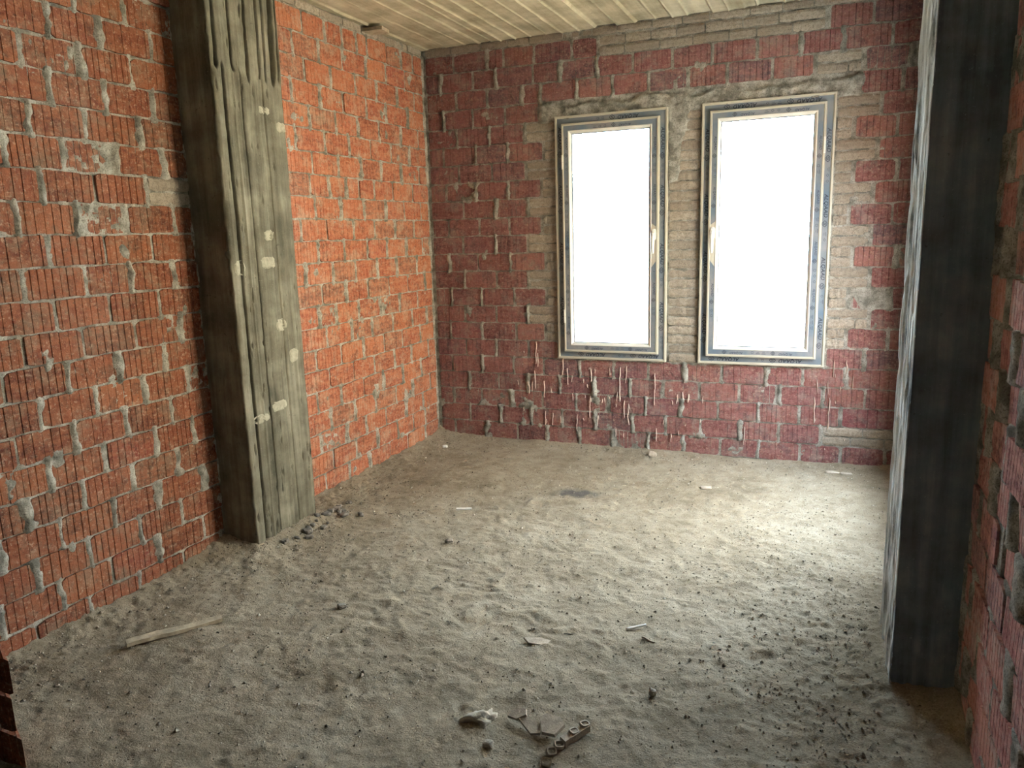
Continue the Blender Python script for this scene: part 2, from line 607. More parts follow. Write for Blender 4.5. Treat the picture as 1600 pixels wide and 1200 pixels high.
# ------------------------------------------------------------------ floor and ceiling
def build_floor():
    us = np.linspace(-.05, XR + .05, 400)
    ys = np.concatenate([np.arange(-5.8, -4.3, .06), np.arange(-4.3, .051, .0085)])
    U, Y = np.meshgrid(us, ys, indexing='ij')
    h = fbm(U * 1.7, Y * 1.7, 3) * .026 + fbm(U * 6, Y * 6, 3) * .014
    # scuffed, footprinted dust
    wx = U + fbm(U * 5 + 3, Y * 5, 2) * .25; wy = Y + fbm(U * 5, Y * 5 + 9, 2) * .25
    rid = 1 - np.abs(fbm(wx * 5.5 + wy * 2, wy * 8 - wx * 2, 3)) * 2
    zone = np.exp(-(((U - 1.5) / 1.0) ** 2 + ((Y + 2.3) / .95) ** 2))
    h += (rid - .75) * .012 * (.25 + zone)
    rid2 = 1 - np.abs(fbm(wx * 14 + 31, wy * 17 + wx * 3, 3)) * 2
    h += (rid2 - .75) * .007 * (.4 + zone)
    h += np.maximum(0, fbm(U * 14, Y * 14, 3) - .05) * .022
    h += fbm(U * 42, Y * 42, 2) * .005
    # coarse rubbly area by the right wall and under the left wall
    coarse = np.clip(np.exp(-((U - 2.75) / .5) ** 2) * np.exp(-((Y + 2.0) / 1.0) ** 2) + np.exp(-(U / .32) ** 2) + np.exp(-(Y / .2) ** 2) * .4, 0, 1)
    h += coarse * (np.abs(fbm(U * 33 + 4, Y * 33, 3)) * .034 + fbm(U * 18, Y * 18, 2) * .010)
    # banked dust against the walls and columns
    bank = lambda d, w, a: a * np.exp(-(np.maximum(d, 0) / w) ** 1.2)
    h += bank(U, .09, .030) + bank(XR - U, .07, .025) + bank(-Y, .07, .018)
    dl = np.hypot(np.maximum(U - .193, 0), np.maximum(np.maximum(-2.275 - Y, Y + 1.80), 0))
    dr = np.hypot(np.maximum(2.941 - U, 0), np.maximum(np.maximum(-2.50 - Y, Y + 2.05), 0))
    h += bank(dl, .10, .040) + bank(dr, .10, .035)
    h -= .010
    P = np.stack([U, Y, h], -1).reshape(-1, 3)
    P, Q = boxes_into(P, grid_quads(len(us), len(ys)).reshape(-1, 4), [(-4.2, 7.4, YREAR - .2, -3.75, -.2, -.045)])
    me = npmesh('floor', P, Q, True)
    o = link('floor', me, M['floor'])
    tag(o, kind='structure')
    return us, ys, h


FU, FY, FH = build_floor()


def fz(x, y):
    i = int(np.clip(np.searchsorted(FU, x), 1, len(FU) - 1)); k = int(np.clip(np.searchsorted(FY, y), 1, len(FY) - 1))
    return float(FH[i, k])


def build_ceiling():
    xs = np.linspace(-.05, XR + .05, 400); ys = np.concatenate([np.linspace(-4.4, -2.6, 30), np.linspace(-2.55, .05, 160)])
    X, Y = np.meshgrid(xs, ys, indexing='ij')
    rs = np.random.RandomState(8)
    edges = np.cumsum(rs.uniform(.07, .15, 50)) - .1
    lev = rs.normal(0, .0035, 60)
    idx = np.searchsorted(edges, X + fbm(Y * 3, X * 0, 2) * .004)
    h = lev[idx]
    near = np.min(np.abs(X[..., None] - edges[None, None]), -1)
    fin = np.exp(-(near / .006) ** 2) * (.006 + .008 * fbm(Y * 8 + idx * 3, X * 20, 3)) * 1.2
    h = h + fin + fbm(X * 25, Y * 2.5, 3) * .004
    P = np.stack([X, Y, H - h], -1).reshape(-1, 3)
    Q = grid_quads(len(xs), len(ys)).reshape(-1, 4)[:, ::-1]
    P, Q = boxes_into(P, Q, [(-.3, XR + .3, -4.4, .35, H + .04, H + .22), (-4.2, 7.4, YREAR - .2, -3.8, H + .02, H + .22)])
    o = link('ceiling', npmesh('ceiling', P, Q, False), M['ceil'])
    tag(o, kind='structure')


build_ceiling()

# ------------------------------------------------------------------ walls
PZ = .1226
LEFT = {0: [-3.26, -3.03, -2.79, -2.54], 1: [-3.38, -3.14, -2.91, -2.67, -2.4], 2: [-3.23, -3.0, -2.75, -2.52], 3: [-3.35, -3.11, -2.87, -2.64, -2.37],
        4: [-3.23, -2.99, -2.75, -2.51], 5: [-3.12, -2.87, -2.62, -2.4], 6: [-3.23, -2.99, -2.75, -2.51], 7: [-3.12, -2.88, -2.64, -2.4],
        8: [-3.24, -2.99, -2.75, -2.51], 9: [-3.15, -2.9, -2.65, -2.4], 10: [-3.0, -2.76, -2.51], 11: [-3.11, -2.86, -2.64, -2.41],
        12: [-3.0, -2.75, -2.51], 13: [-3.1, -2.86, -2.62, -2.38], 14: [-2.99, -2.76, -2.51], 15: [-3.11, -2.88, -2.64, -2.4],
        16: [-3.0, -2.77, -2.51], 17: [-2.9, -2.66, -2.42], 18: [-3.0, -2.75, -2.52], 19: [-2.87, -2.65, -2.4], 20: [-2.75, -2.52], 21: [-2.64, -2.4], 22: [-2.75, -2.52]}
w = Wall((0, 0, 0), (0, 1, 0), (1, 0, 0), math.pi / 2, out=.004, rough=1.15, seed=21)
for n, j in LEFT.items():
    za = -.0315 + .1195 * n; zb = za + .1195
    us = auto_row(w.rs, j, -3.74, -2.26)
    if n == 14:
        w.row([u for u in us if u < -2.5] , za, zb)
        w.thin(-2.50, -2.27, za, zb)
    else:
        w.row(us, za, min(zb, H))
wall_left = w.build('wall_left', -3.76, -2.20, 0.0, H, slabs=[(-.25, -.03, -3.9, .2, -.05, H)], res=.009)

LF = {0: [-1.44, -1.2, -0.97, -0.72, -0.48, -0.23], 1: [-1.35, -1.11, -0.86, -0.61, -0.39, -0.22], 2: [-1.46, -1.19, -0.98, -0.74, -0.48, -0.24],
      3: [-1.34, -1.09, -0.86, -0.6, -0.37, -0.11], 4: [-1.46, -1.22, -0.98, -0.75, -0.5, -0.24], 5: [-1.33, -1.08, -0.84, -0.6, -0.37, -0.12],
      6: [-1.44, -1.2, -0.96, -0.71, -0.47, -0.23], 7: [-1.33, -1.07, -0.84, -0.59, -0.33, -0.12], 8: [-1.38, -1.21, -0.98, -0.72, -0.48, -0.24],
      9: [-1.34, -1.1, -0.86, -0.61, -0.36, -0.12], 10: [-1.48, -1.22, -0.99, -0.74, -0.5, -0.23], 11: [-1.35, -1.1, -0.84, -0.61, -0.36, -0.13],
      12: [-1.49, -1.25, -0.98, -0.74, -0.49, -0.24], 13: [-1.35, -1.1, -0.85, -0.6, -0.36, -0.13], 14: [-1.38, -1.2, -1.03, -0.89, -0.72, -0.49, -0.23],
      15: [-1.34, -1.09, -0.86, -0.63, -0.37, -0.12], 16: [-1.47, -1.21, -0.97, -0.73, -0.49, -0.25], 17: [-1.34, -1.09, -0.86, -0.62, -0.36, -0.12],
      18: [-1.48, -1.23, -1.0, -0.76, -0.52, -0.25], 19: [-1.35, -1.11, -0.86, -0.63, -0.38, -0.14], 20: [-1.44, -1.21, -0.98, -0.73, -0.5, -0.26],
      21: [-1.34, -1.14, -0.97, -0.82, -0.71, -0.48, -0.3, -0.14]}
w = Wall((0, 0, 0), (0, 1, 0), (1, 0, 0), math.pi / 2, seed=22, light_tint='orange')
for n, j in LF.items():
    w.row(auto_row(w.rs, j, -1.82, -.012), PZ * n, PZ * (n + 1))
w.thin(-1.82, -.02, 2.699, 2.752, 1)
wall_left_far = w.build('wall_left_far', -1.85, 0.03, 0.0, H + .01, res=.009)

BACK = {0: [0.13, 0.39, 0.64, 0.87, 1.11, 1.35, 1.6, 1.84, 2.08, 2.32, 2.57, 2.81, 3.06],
        1: [0.26, 0.51, 0.75, 0.98, 1.23, 1.49, 1.72, 1.95, 2.2, 2.44, 2.69],
        2: [0.13, 0.36, 0.6, 0.84, 1.09, 1.33, 1.58, 1.82, 2.06, 2.31, 2.56, 2.8],
        3: [0.26, 0.5, 0.73, 0.97, 1.22, 1.47, 1.7, 1.94, 2.19, 2.44, 2.69, 2.93],
        4: [0.13, 0.37, 0.62, 0.85, 1.12, 1.36, 1.60, 1.84, 2.08, 2.35, 2.57, 2.82],
        5: [0.25, 0.49, 0.74], 6: [0.13, 0.38, 0.65, 0.87], 7: [0.25, 0.5, 0.74], 8: [0.15, 0.39, 0.64, 0.88], 9: [0.26, 0.51, 0.75],
        10: [0.14, 0.37, 0.62, 0.88], 11: [0.26, 0.51, 0.75], 12: [0.15, 0.39, 0.62, 0.86], 13: [0.27, 0.52, 0.76], 14: [0.14, 0.37, 0.62, 0.86],
        15: [0.25, 0.5, 0.75], 16: [0.13, 0.38, 0.62, 0.88], 17: [0.24, 0.49, 0.75], 18: [0.14, 0.37, 0.61, 0.86],
        19: [0.25, 0.48, 0.74, 0.87, 1.12, 1.36, 1.59, 1.84, 2.07, 2.33, 2.56],
        20: [0.13, 0.38, 0.55, 0.82, 1.01, 1.26, 1.49, 1.74, 1.98, 2.24, 2.48, 2.71, 2.96],
        21: [0.24, 0.49, 0.61, 0.83, 1.09, 1.26]}
BACKR = {6: 2.81, 7: 2.93, 8: 2.81, 9: 2.92, 10: 2.82, 11: 2.91, 12: 2.79, 13: 2.91, 14: 2.80, 15: 2.92, 16: 2.79, 17: 2.93, 18: 2.80}
w = Wall((0, 0, 0), (1, 0, 0), (0, -1, 0), 0.0, seed=23, light_tint='cool_tint')
XE = XR + .02
for n, j in BACK.items():
    za, zb = PZ * n, PZ * (n + 1)
    if n in (0, 2, 3, 4, 20):
        w.row([.012] + j + [XE], za, zb)
    elif n == 1:
        w.row([.012] + j, za, zb); w.thin(2.70, XE, za, zb)
    elif n == 5:
        w.row([.012] + j + [W1[0] - .005], za, zb); w.row([W2[1] + .005, 2.91, XE], za, zb)
        w.thin(1.735, 1.915, za, zb)
    elif n == 19:
        w.row([.012] + j, za, zb); w.thin(2.575, 2.81, za, zb); w.row([2.82, 3.06, XE], za, zb)
    elif n == 21:
        w.row([.012] + j, za, zb); w.thin(1.275, 2.61, za, zb); w.row([2.63, 2.86, XE], za, zb)
    else:
        w.row([.012] + j, za, zb)
        if n < 18:
            w.thin(j[-1] + .012, W1[0] - .004, za, zb)
            w.thin(1.728, 1.922, za, zb)
            w.thin(W2[1] + .006, BACKR[n] - .012, za, zb)
        w.row([BACKR[n], BACKR[n] + .225, XE], za, zb)
w.thin(.02, XE, 2.699, 2.752, 1)


def lintel(U, Z, h):
    n = fbm(U * 7, Z * 7, 3)
    top = 2.300 + .028 * fbm(U * 9, Z * 0 + 4, 3) * 2
    m = sstep(.84, .90, U + n * .05) * (1 - sstep(2.80, 2.86, U + n * .06)) * sstep(2.185, 2.205, Z + n * .02) * (1 - sstep(-.010, .012, Z - top - n * .03))
    low = 1.74 + .12 * (U - 1.72) / .2
    m2 = sstep(1.715, 1.722, U) * (1 - sstep(1.775, 1.80, U + n * .06 - (Z - 1.75) * .10)) * sstep(low - .03, low + .05, Z + n * .1) * (1 - sstep(2.19, 2.24, Z))
    m = np.maximum(m, m2)
    lump = .008 + fbm(U * 16 + 5, Z * 24, 4) * .034
    lump = np.maximum(lump, .0035)
    return np.where(m > .02, h * (1 - m) + m * lump, h)


w.patches.append(lintel)


def under_sill(U, Z, h):
    m = sstep(.90, .95, U) * (1 - sstep(2.70, 2.75, U)) * np.exp(-((Z - .614) / .012) ** 2)
    return np.maximum(h, m * (.006 + fbm(U * 30, Z * 30, 3) * .02) - .006)


w.patches.append(under_sill)


def raked(U, Z, h):
    # the beds between the thin bricks round the windows were left open
    m = (Z > .63) & (Z < 2.18) & (((U > 1.80) & (U < 1.925)) | ((U > .77) & (U < .97)) | ((U > 2.69) & (U < 2.78)) | ((U > 1.725) & (U < 1.81) & (Z < 1.72)))
    m |= (Z > 2.58) & (U > 1.30) & (U < 2.58)
    return np.where(m, np.minimum(h, -.004) - .014, h)


w.patches.insert(0, raked)
_h = [(W1[0] + .03, W1[1] - .03, W1[2] + .03, W1[3] - .03), (W2[0] + .03, W2[1] - .03, W2[2] + .03, W2[3] - .03)]
slabs = [(-.25, _h[0][0], .03, .24, -.05, H + .1), (_h[0][1], _h[1][0], .03, .24, -.05, H + .1), (_h[1][1], XR + .25, .03, .24, -.05, H + .1)]
for a, b, c, d in _h:
    slabs += [(a, b, .03, .24, -.05, c), (a, b, .03, .24, d, H + .1)]
wall_back = w.build('wall_back', -.01, XR + .01, 0.0, H + .01, holes=_h, slabs=slabs, res=.009, us_extra=())

# right wall: near bay and the bay behind the column
w = Wall((XR, 0, 0), (0, 1, 0), (-1, 0, 0), -math.pi / 2, flip=True, out=.006, rough=2.6, deep=.020, seed=24, light_tint='fill_tint')
for n in range(23):
    za = -.02 + PZ * n
    w.row(auto_row(w.rs, [-2.74 + (.121 if n % 2 else 0) + w.rs.uniform(-.012, .012)], -4.30, -2.49), za, min(za + PZ, H))
wall_right = w.build('wall_right', -4.32, -2.44, 0.0, H, res=.010,
                     slabs=[(XR + .03, XR + .25, -4.35, -2.08, -.05, H)])
w = Wall((XR, 0, 0), (0, 1, 0), (-1, 0, 0), -math.pi / 2, flip=True, seed=25, light_tint='cool_tint')
for n in range(22):
    us = auto_row(w.rs, [-.25 + (.121 if n % 2 else 0) + w.rs.uniform(-.012, .012)], -2.06, -.012)
    if D3[2] - .06 < PZ * n < D3[3] - .03:
        w.row([u for u in us if u < D3[0] - .04] + [D3[0]], PZ * n, PZ * (n + 1))
        w.row([D3[1]] + [u for u in us if u > D3[1] + .04], PZ * n, PZ * (n + 1))
    else:
        w.row(us, PZ * n, PZ * (n + 1))
wall_right_far = w.build('wall_right_far', -2.10, .03, 0.0, H, res=.014, holes=[D3],
                         slabs=[(XR + .03, XR + .25, -2.08, D3[0], -.05, H), (XR + .03, XR + .25, D3[1], .2, -.05, H), (XR + .03, XR + .25, D3[0], D3[1], D3[3], H),
                                (XR + .03, XR + .25, D3[0], D3[1], -.05, D3[2])])

# brick return at the left edge of the picture, ends in broken, toothed courses
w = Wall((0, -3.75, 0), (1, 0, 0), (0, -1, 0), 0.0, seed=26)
TOOTH = [me.copy() for me in BR_FULL[:5]]
for me in TOOTH:
    for v in me.vertices:
        if v.co.y > .05: v.co.x = min(v.co.x, -.07)
ends = []
for n in range(22):
    e = (.585 if n % 2 else .612) + w.rs.uniform(-.012, .012)
    ends.append(e)
    w.row(auto_row(w.rs, [e - .48], .0, e - .243), -.03 + PZ * n, -.03 + PZ * (n + 1))
ws = w.build('wall_left_return', -.01, .37, 0.0, H, res=.02, slabs=[(-.01, .30, -3.735, -3.64, 0, H)])
for n in range(22):
    o = bpy.data.objects.new('brick', TOOTH[n % 5])
    C.objects.link(o); o.parent = ws
    o.location = (ends[n] - .113, -3.75, -.03 + PZ * (n + .5))

# wall behind the camera
o = link('wall_rear', npmesh('wall_rear', *boxes_into(np.zeros((0, 3)), np.zeros((0, 4), int), [(-4.2, 7.4, YREAR - .2, YREAR, -.05, H), (-4.2, -4.0, YREAR, -3.9, -.05, H), (7.2, 7.4, YREAR, -4.3, -.05, H),
      (-4.2, -.24, -3.92, -3.75, -.05, H), (XR + .24, 7.4, -4.35, -4.2, -.05, H)]), False), M['brick'])
tag(o, kind='structure')


# ------------------------------------------------------------------ concrete columns
def column(name, x_wall, x_face, y0, y1, disp, material, label, res=.0032, zres=.010, face_mat=None):
    """board-marked column standing out of the wall: near face y0, room face x_face, far face y1"""
    sgn = 1 if x_face > x_wall else -1
    A = abs(x_face - x_wall)
    na = max(4, int(A / res)); nb = int((y1 - y0) / res)
    # perimeter: near face from the wall to the corner, room face, far face back to the wall
    s = np.concatenate([np.linspace(-A, 0, na, endpoint=False), np.linspace(0, y1 - y0, nb, endpoint=False), (y1 - y0) + np.linspace(0, A, na)])
    B = y1 - y0
    zs = np.arange(-.04, H + .011, zres)
    S, Z = np.meshgrid(s, zs, indexing='ij')
    X = np.where(S < 0, x_face + sgn * S, np.where(S > B, x_face - sgn * (S - B), x_face))
    Y = np.where(S < 0, y0, np.where(S > B, y1, y0 + S))
    d = disp(S, Z, B)
    nx = np.where((S >= 0) & (S <= B), sgn * 1.0, 0.0); ny = np.where(S < 0, -1.0, np.where(S > B, 1.0, 0.0))
    corner = np.minimum(np.abs(S), np.abs(S - B))
    rr = .004 * np.exp(-(corner / .004) ** 2)
    X = X + nx * (d - rr); Y = Y + ny * (d - rr)
    P = np.stack([X, Y, Z], -1).reshape(-1, 3)
    Q = grid_quads(len(s), len(zs)).reshape(-1, 4)
    if sgn < 0: Q = Q[:, ::-1]
    me = npmesh(name, P, Q, True)
    o = link(name, me, material)
    if face_mat is not None:        # flaking room face, window light painted in as a pale colour
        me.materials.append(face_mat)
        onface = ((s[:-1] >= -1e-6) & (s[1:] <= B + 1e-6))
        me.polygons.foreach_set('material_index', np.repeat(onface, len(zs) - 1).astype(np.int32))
    tag(o, label, 'column')
    return o


def disp_left(S, Z, B):
    f = np.clip(S / B, 0, 1)
    d = fbm(S * 60, Z * 4, 3) * .004 + fbm(S * 9, Z * 5, 3) * .007 - .010 * sstep(.25, .30, fbm(S * 50 + 3, Z * 12, 3))
    face = sstep(-.002, .004, S) * (1 - sstep(B - .004, B + .002, S))
    wob = fbm(Z * 2.5, Z * 0 + 2, 2) * .006 + fbm(Z * 40, Z * 0 + 8, 2) * .003
    lower = 1 - sstep(2.20, 2.24, Z + fbm(S * 20, Z * 3, 2) * .10)
    # lower boards
    step = np.select([f < .135, f < .37, f < .62], [.010, .012, .002], -.002)
    dl = step
    for p, wd, a in ((.135, .0050, .036), (.37, .0055, .036), (.70, .004, .008)):
        dl = dl - a * np.exp(-((S - p * B - wob) / wd) ** 2) * (.55 + .9 * np.clip(fbm(Z * 7 + p * 40, Z * 0, 2) + .3, 0, 1))
    dl = dl + .004 * np.exp(-((S - .25 * B - wob * .4) / .006) ** 2)
    # upper boards, deeper slits
    du = np.select([f < .07, f < .28, f < .50, f < .68, f < .87], [.004, .008, -.003, .005, -.002], .003)
    for p, wd, a in ((.07, .0045, .026), (.28, .0085, .06), (.50, .0042, .022), (.68, .0070, .055), (.77, .004, .026), (.885, .0085, .055), (.96, .004, .03)):
        du = du - a * np.exp(-((S - p * B - wob - (Z - 2.3) * .02) / (wd * (1 + .8 * fbm(Z * 9 + p * 9, Z * 0, 2)))) ** 2)
    d = d + face * (lower * dl + (1 - lower) * du)
    # ragged near arris
    d = d - np.exp(-(S / .012) ** 2) * np.maximum(0, fbm(Z * 16, Z * 0 + 5, 3) + .05) * .030
    return d


def disp_right(S, Z, B):
    d = fbm(S * 22, Z * 3, 3) * .004
    face = sstep(-.002, .004, S) * (1 - sstep(B - .004, B + .002, S))
    wob = fbm(Z * 5, S * 3, 2) * .012
    fl = 0
    for p, wd, a in ((.10, .006, -.016), (.20, .010, .010), (.30, .007, -.022), (.42, .010, .009), (.52, .006, -.020), (.64, .011, .012), (.74, .006, -.022), (.86, .009, .010), (.93, .005, -.016)):
        fl = fl + a * np.exp(-((S - p * B - wob) / wd) ** 2)
    fl = fl * .62 * (.6 + 1.3 * np.clip(fbm(S * 30, Z * 7, 3) + .4, 0, 1)) + np.maximum(0, fbm(S * 45 + 3, Z * 9, 3)) * -.022
    low = np.exp(-np.maximum(Z, 0) / .25)
    d = d + face * fl + (1 - face) * low * (np.maximum(0, fbm(S * 18, Z * 18, 3)) * -.05)
    return d


COL_L = column('concrete_column', -.01, .193, -2.275, -1.80, disp_left, M['col'],
               'olive grey board-marked concrete column standing out of the left brick wall')
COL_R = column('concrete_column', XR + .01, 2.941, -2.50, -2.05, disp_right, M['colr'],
               'dark concrete column with flaking edge coloured window-lit pale beside the right brick wall', res=.0035, face_mat=M['lit_face'])


def blob_plate(name, pts, thick, rs, n=1):
    """irregular plate: polygon outline pts (2d) -> verts in local x,z with thickness along y"""
    V = [(x, 0, z) for x, z in pts] + [(x * .93, -thick, z * .93) for x, z in pts]
    k = len(pts)
    F = [tuple(range(k, 2 * k))] + [(i, (i + 1) % k, k + (i + 1) % k, k + i) for i in range(k)]
    return pymesh(name, V, F)


rs = np.random.RandomState(41)
for (y, z, wy, hz) in ((-1.945, 2.085, .085, .040), (-1.835, 2.02, .070, .050), (-2.010, 1.375, .115, .062), (-1.99, 1.505, .085, .052),
                       (-2.22, 1.360, .070, .075), (-1.955, 1.066, .085, .065), (-1.877, .902, .075, .075), (-2.03, .672, .14, .050), (-2.17, .64, .11, .045)):
    pts = []
    for k in range(12):
        a = k / 12 * 2 * math.pi
        c, s_ = math.cos(a), math.sin(a)
        q = 1 / max(abs(c), abs(s_))
        pts.append((c * q * wy / 2 * rs.uniform(.88, 1.08), s_ * q * hz / 2 * rs.uniform(.85, 1.1)))
    # a thin coat that follows the board marks under it
    pp = np.array([(0, 0)] + [(a * k, b * k) for k in (.35, .7, 1.0) for a, b in pts])
    S_ = pp[:, 0] + y + 2.275; Z_ = pp[:, 1] + z
    dd = disp_left(S_, Z_, .475) + .0022
    dd[-12:] -= .003
    V = [(.193 + dd[i], y + pp[i, 0], z + pp[i, 1]) for i in range(len(pp))]
    F = [(0, 1 + k, 1 + (k + 1) % 12) for k in range(12)]
    for r in range(2):
        F += [(1 + r * 12 + k, 13 + r * 12 + k, 13 + r * 12 + (k + 1) % 12, 1 + r * 12 + (k + 1) % 12) for k in range(12)]
    o = link('plaster_dab', pymesh('plaster_dab', V, F), M['dab'], COL_L)
    o['label'] = 'pale plaster dab'

# mortar fillets where columns and walls meet are part of the banked floor and the wall fields


# ------------------------------------------------------------------ windows
def ring(x0, x1, z0, z1, prof, closed=False):
    V, F = [], []
    for (i, y) in prof:
        V += [(x0 + i, y, z0 + i), (x1 - i, y, z0 + i), (x1 - i, y, z1 - i), (x0 + i, y, z1 - i)]
    for k in range(len(prof) - 1):
        for c in range(4):
            a = k * 4 + c; b = k * 4 + (c + 1) % 4
            F.append((a, b, b + 4, a + 4))
    return V, F


def strips(x0, x1, z0, z1, i0, i1, y0, y1):
    """four mitred strips between insets; returns side -> quad verts"""
    a = [(x0 + i0, y0, z0 + i0), (x1 - i0, y0, z0 + i0), (x1 - i0, y0, z1 - i0), (x0 + i0, y0, z1 - i0)]
    b = [(x0 + i1, y1, z0 + i1), (x1 - i1, y1, z0 + i1), (x1 - i1, y1, z1 - i1), (x0 + i1, y1, z1 - i1)]
    return [[a[c], a[(c + 1) % 4], b[(c + 1) % 4], b[c]] for c in range(4)]   # bottom, right, top, left


def text_polys(body, size, shear=.25):
    cu = bpy.data.curves.new('print', 'FONT')
    cu.body = body; cu.size = size; cu.shear = shear; cu.resolution_u = 2; cu.space_character = 1.06
    cu.offset = .0004
    ob = bpy.data.objects.new('print', cu)
    C.objects.link(ob)
    dg = bpy.context.evaluated_depsgraph_get()
    me = bpy.data.meshes.new_from_object(ob.evaluated_get(dg))
    V = [(v.co.x, v.co.y) for v in me.vertices]; F = [tuple(p.vertices) for p in me.polygons]
    bpy.data.objects.remove(ob); bpy.data.curves.remove(cu); bpy.data.meshes.remove(me)
    xs = [v[0] for v in V]; ys = [v[1] for v in V]
    cx, cy = (min(xs) + max(xs)) / 2, (min(ys) + max(ys)) / 2
    return [(x - cx, y - cy) for x, y in V], F, max(xs) - min(xs)


def bar2(p, q, wd):
    p, q = Vector(p), Vector(q); d = (q - p).normalized(); n = Vector((-d.y, d.x)) * wd / 2
    return [tuple(p + n), tuple(p - n), tuple(q - n), tuple(q + n)]


def logo_polys(r):
    V, F = [], []
    c = [(r, 0), (0, r), (-r, 0), (0, -r)]
    bars = [(c[i], c[(i + 1) % 4], r * .17) for i in range(4)]
    # folded S inside the diamond
    z = [(.42, .20), (.02, .52), (-.36, .16), (.36, -.16), (-.02, -.52), (-.42, -.20)]
    z = [(a * r, b * r) for a, b in z]
    bars += [(z[i], z[i + 1], r * .16) for i in range(5)]
    for p, q, wd in bars:
        k = len(V); V += bar2(p, q, wd); F.append((k, k + 1, k + 2, k + 3))
    return V, F


WORD = text_polys('ALQAAD', .032)
WORD_S = text_polys('ALQAAD', .019)
LOGO = logo_polys(.0185)
LOGO_S = logo_polys(.013)


def small_marks(rs):
    V, F = [], []
    for k in range(rs.randint(2, 4)):
        x = k * .034
        kind = rs.randint(3)
        if kind == 0:
            bars = [((x - .006, -.006), (x + .006, -.006), .002), ((x + .006, -.006), (x + .006, .006), .002), ((x + .006, .006), (x - .006, .006), .002), ((x - .006, .006), (x - .006, -.006), .002)]
        elif kind == 1:
            bars = [((x - .012, .006), (x + .012, .006), .003), ((x - .007, -.003), (x + .008, -.003), .002)]
        else:
            bars = [((x - .008, 0), (x, .007), .002), ((x, .007), (x + .008, 0), .002), ((x + .008, 0), (x, -.007), .002), ((x, -.007), (x - .008, 0), .002)]
        for p, q, wd in bars:
            n = len(V); V += bar2(p, q, wd); F.append((n, n + 1, n + 2, n + 3))
    return V, F


def add_print(VV, FF, poly, org, ex, ey):
    V, F = poly[0], poly[1]
    k = len(VV)
    for (x, y) in V:
        VV.append(tuple(org[i] + ex[i] * x + ey[i] * y for i in range(3)))
    FF += [tuple(i + k for i in f) for f in F]


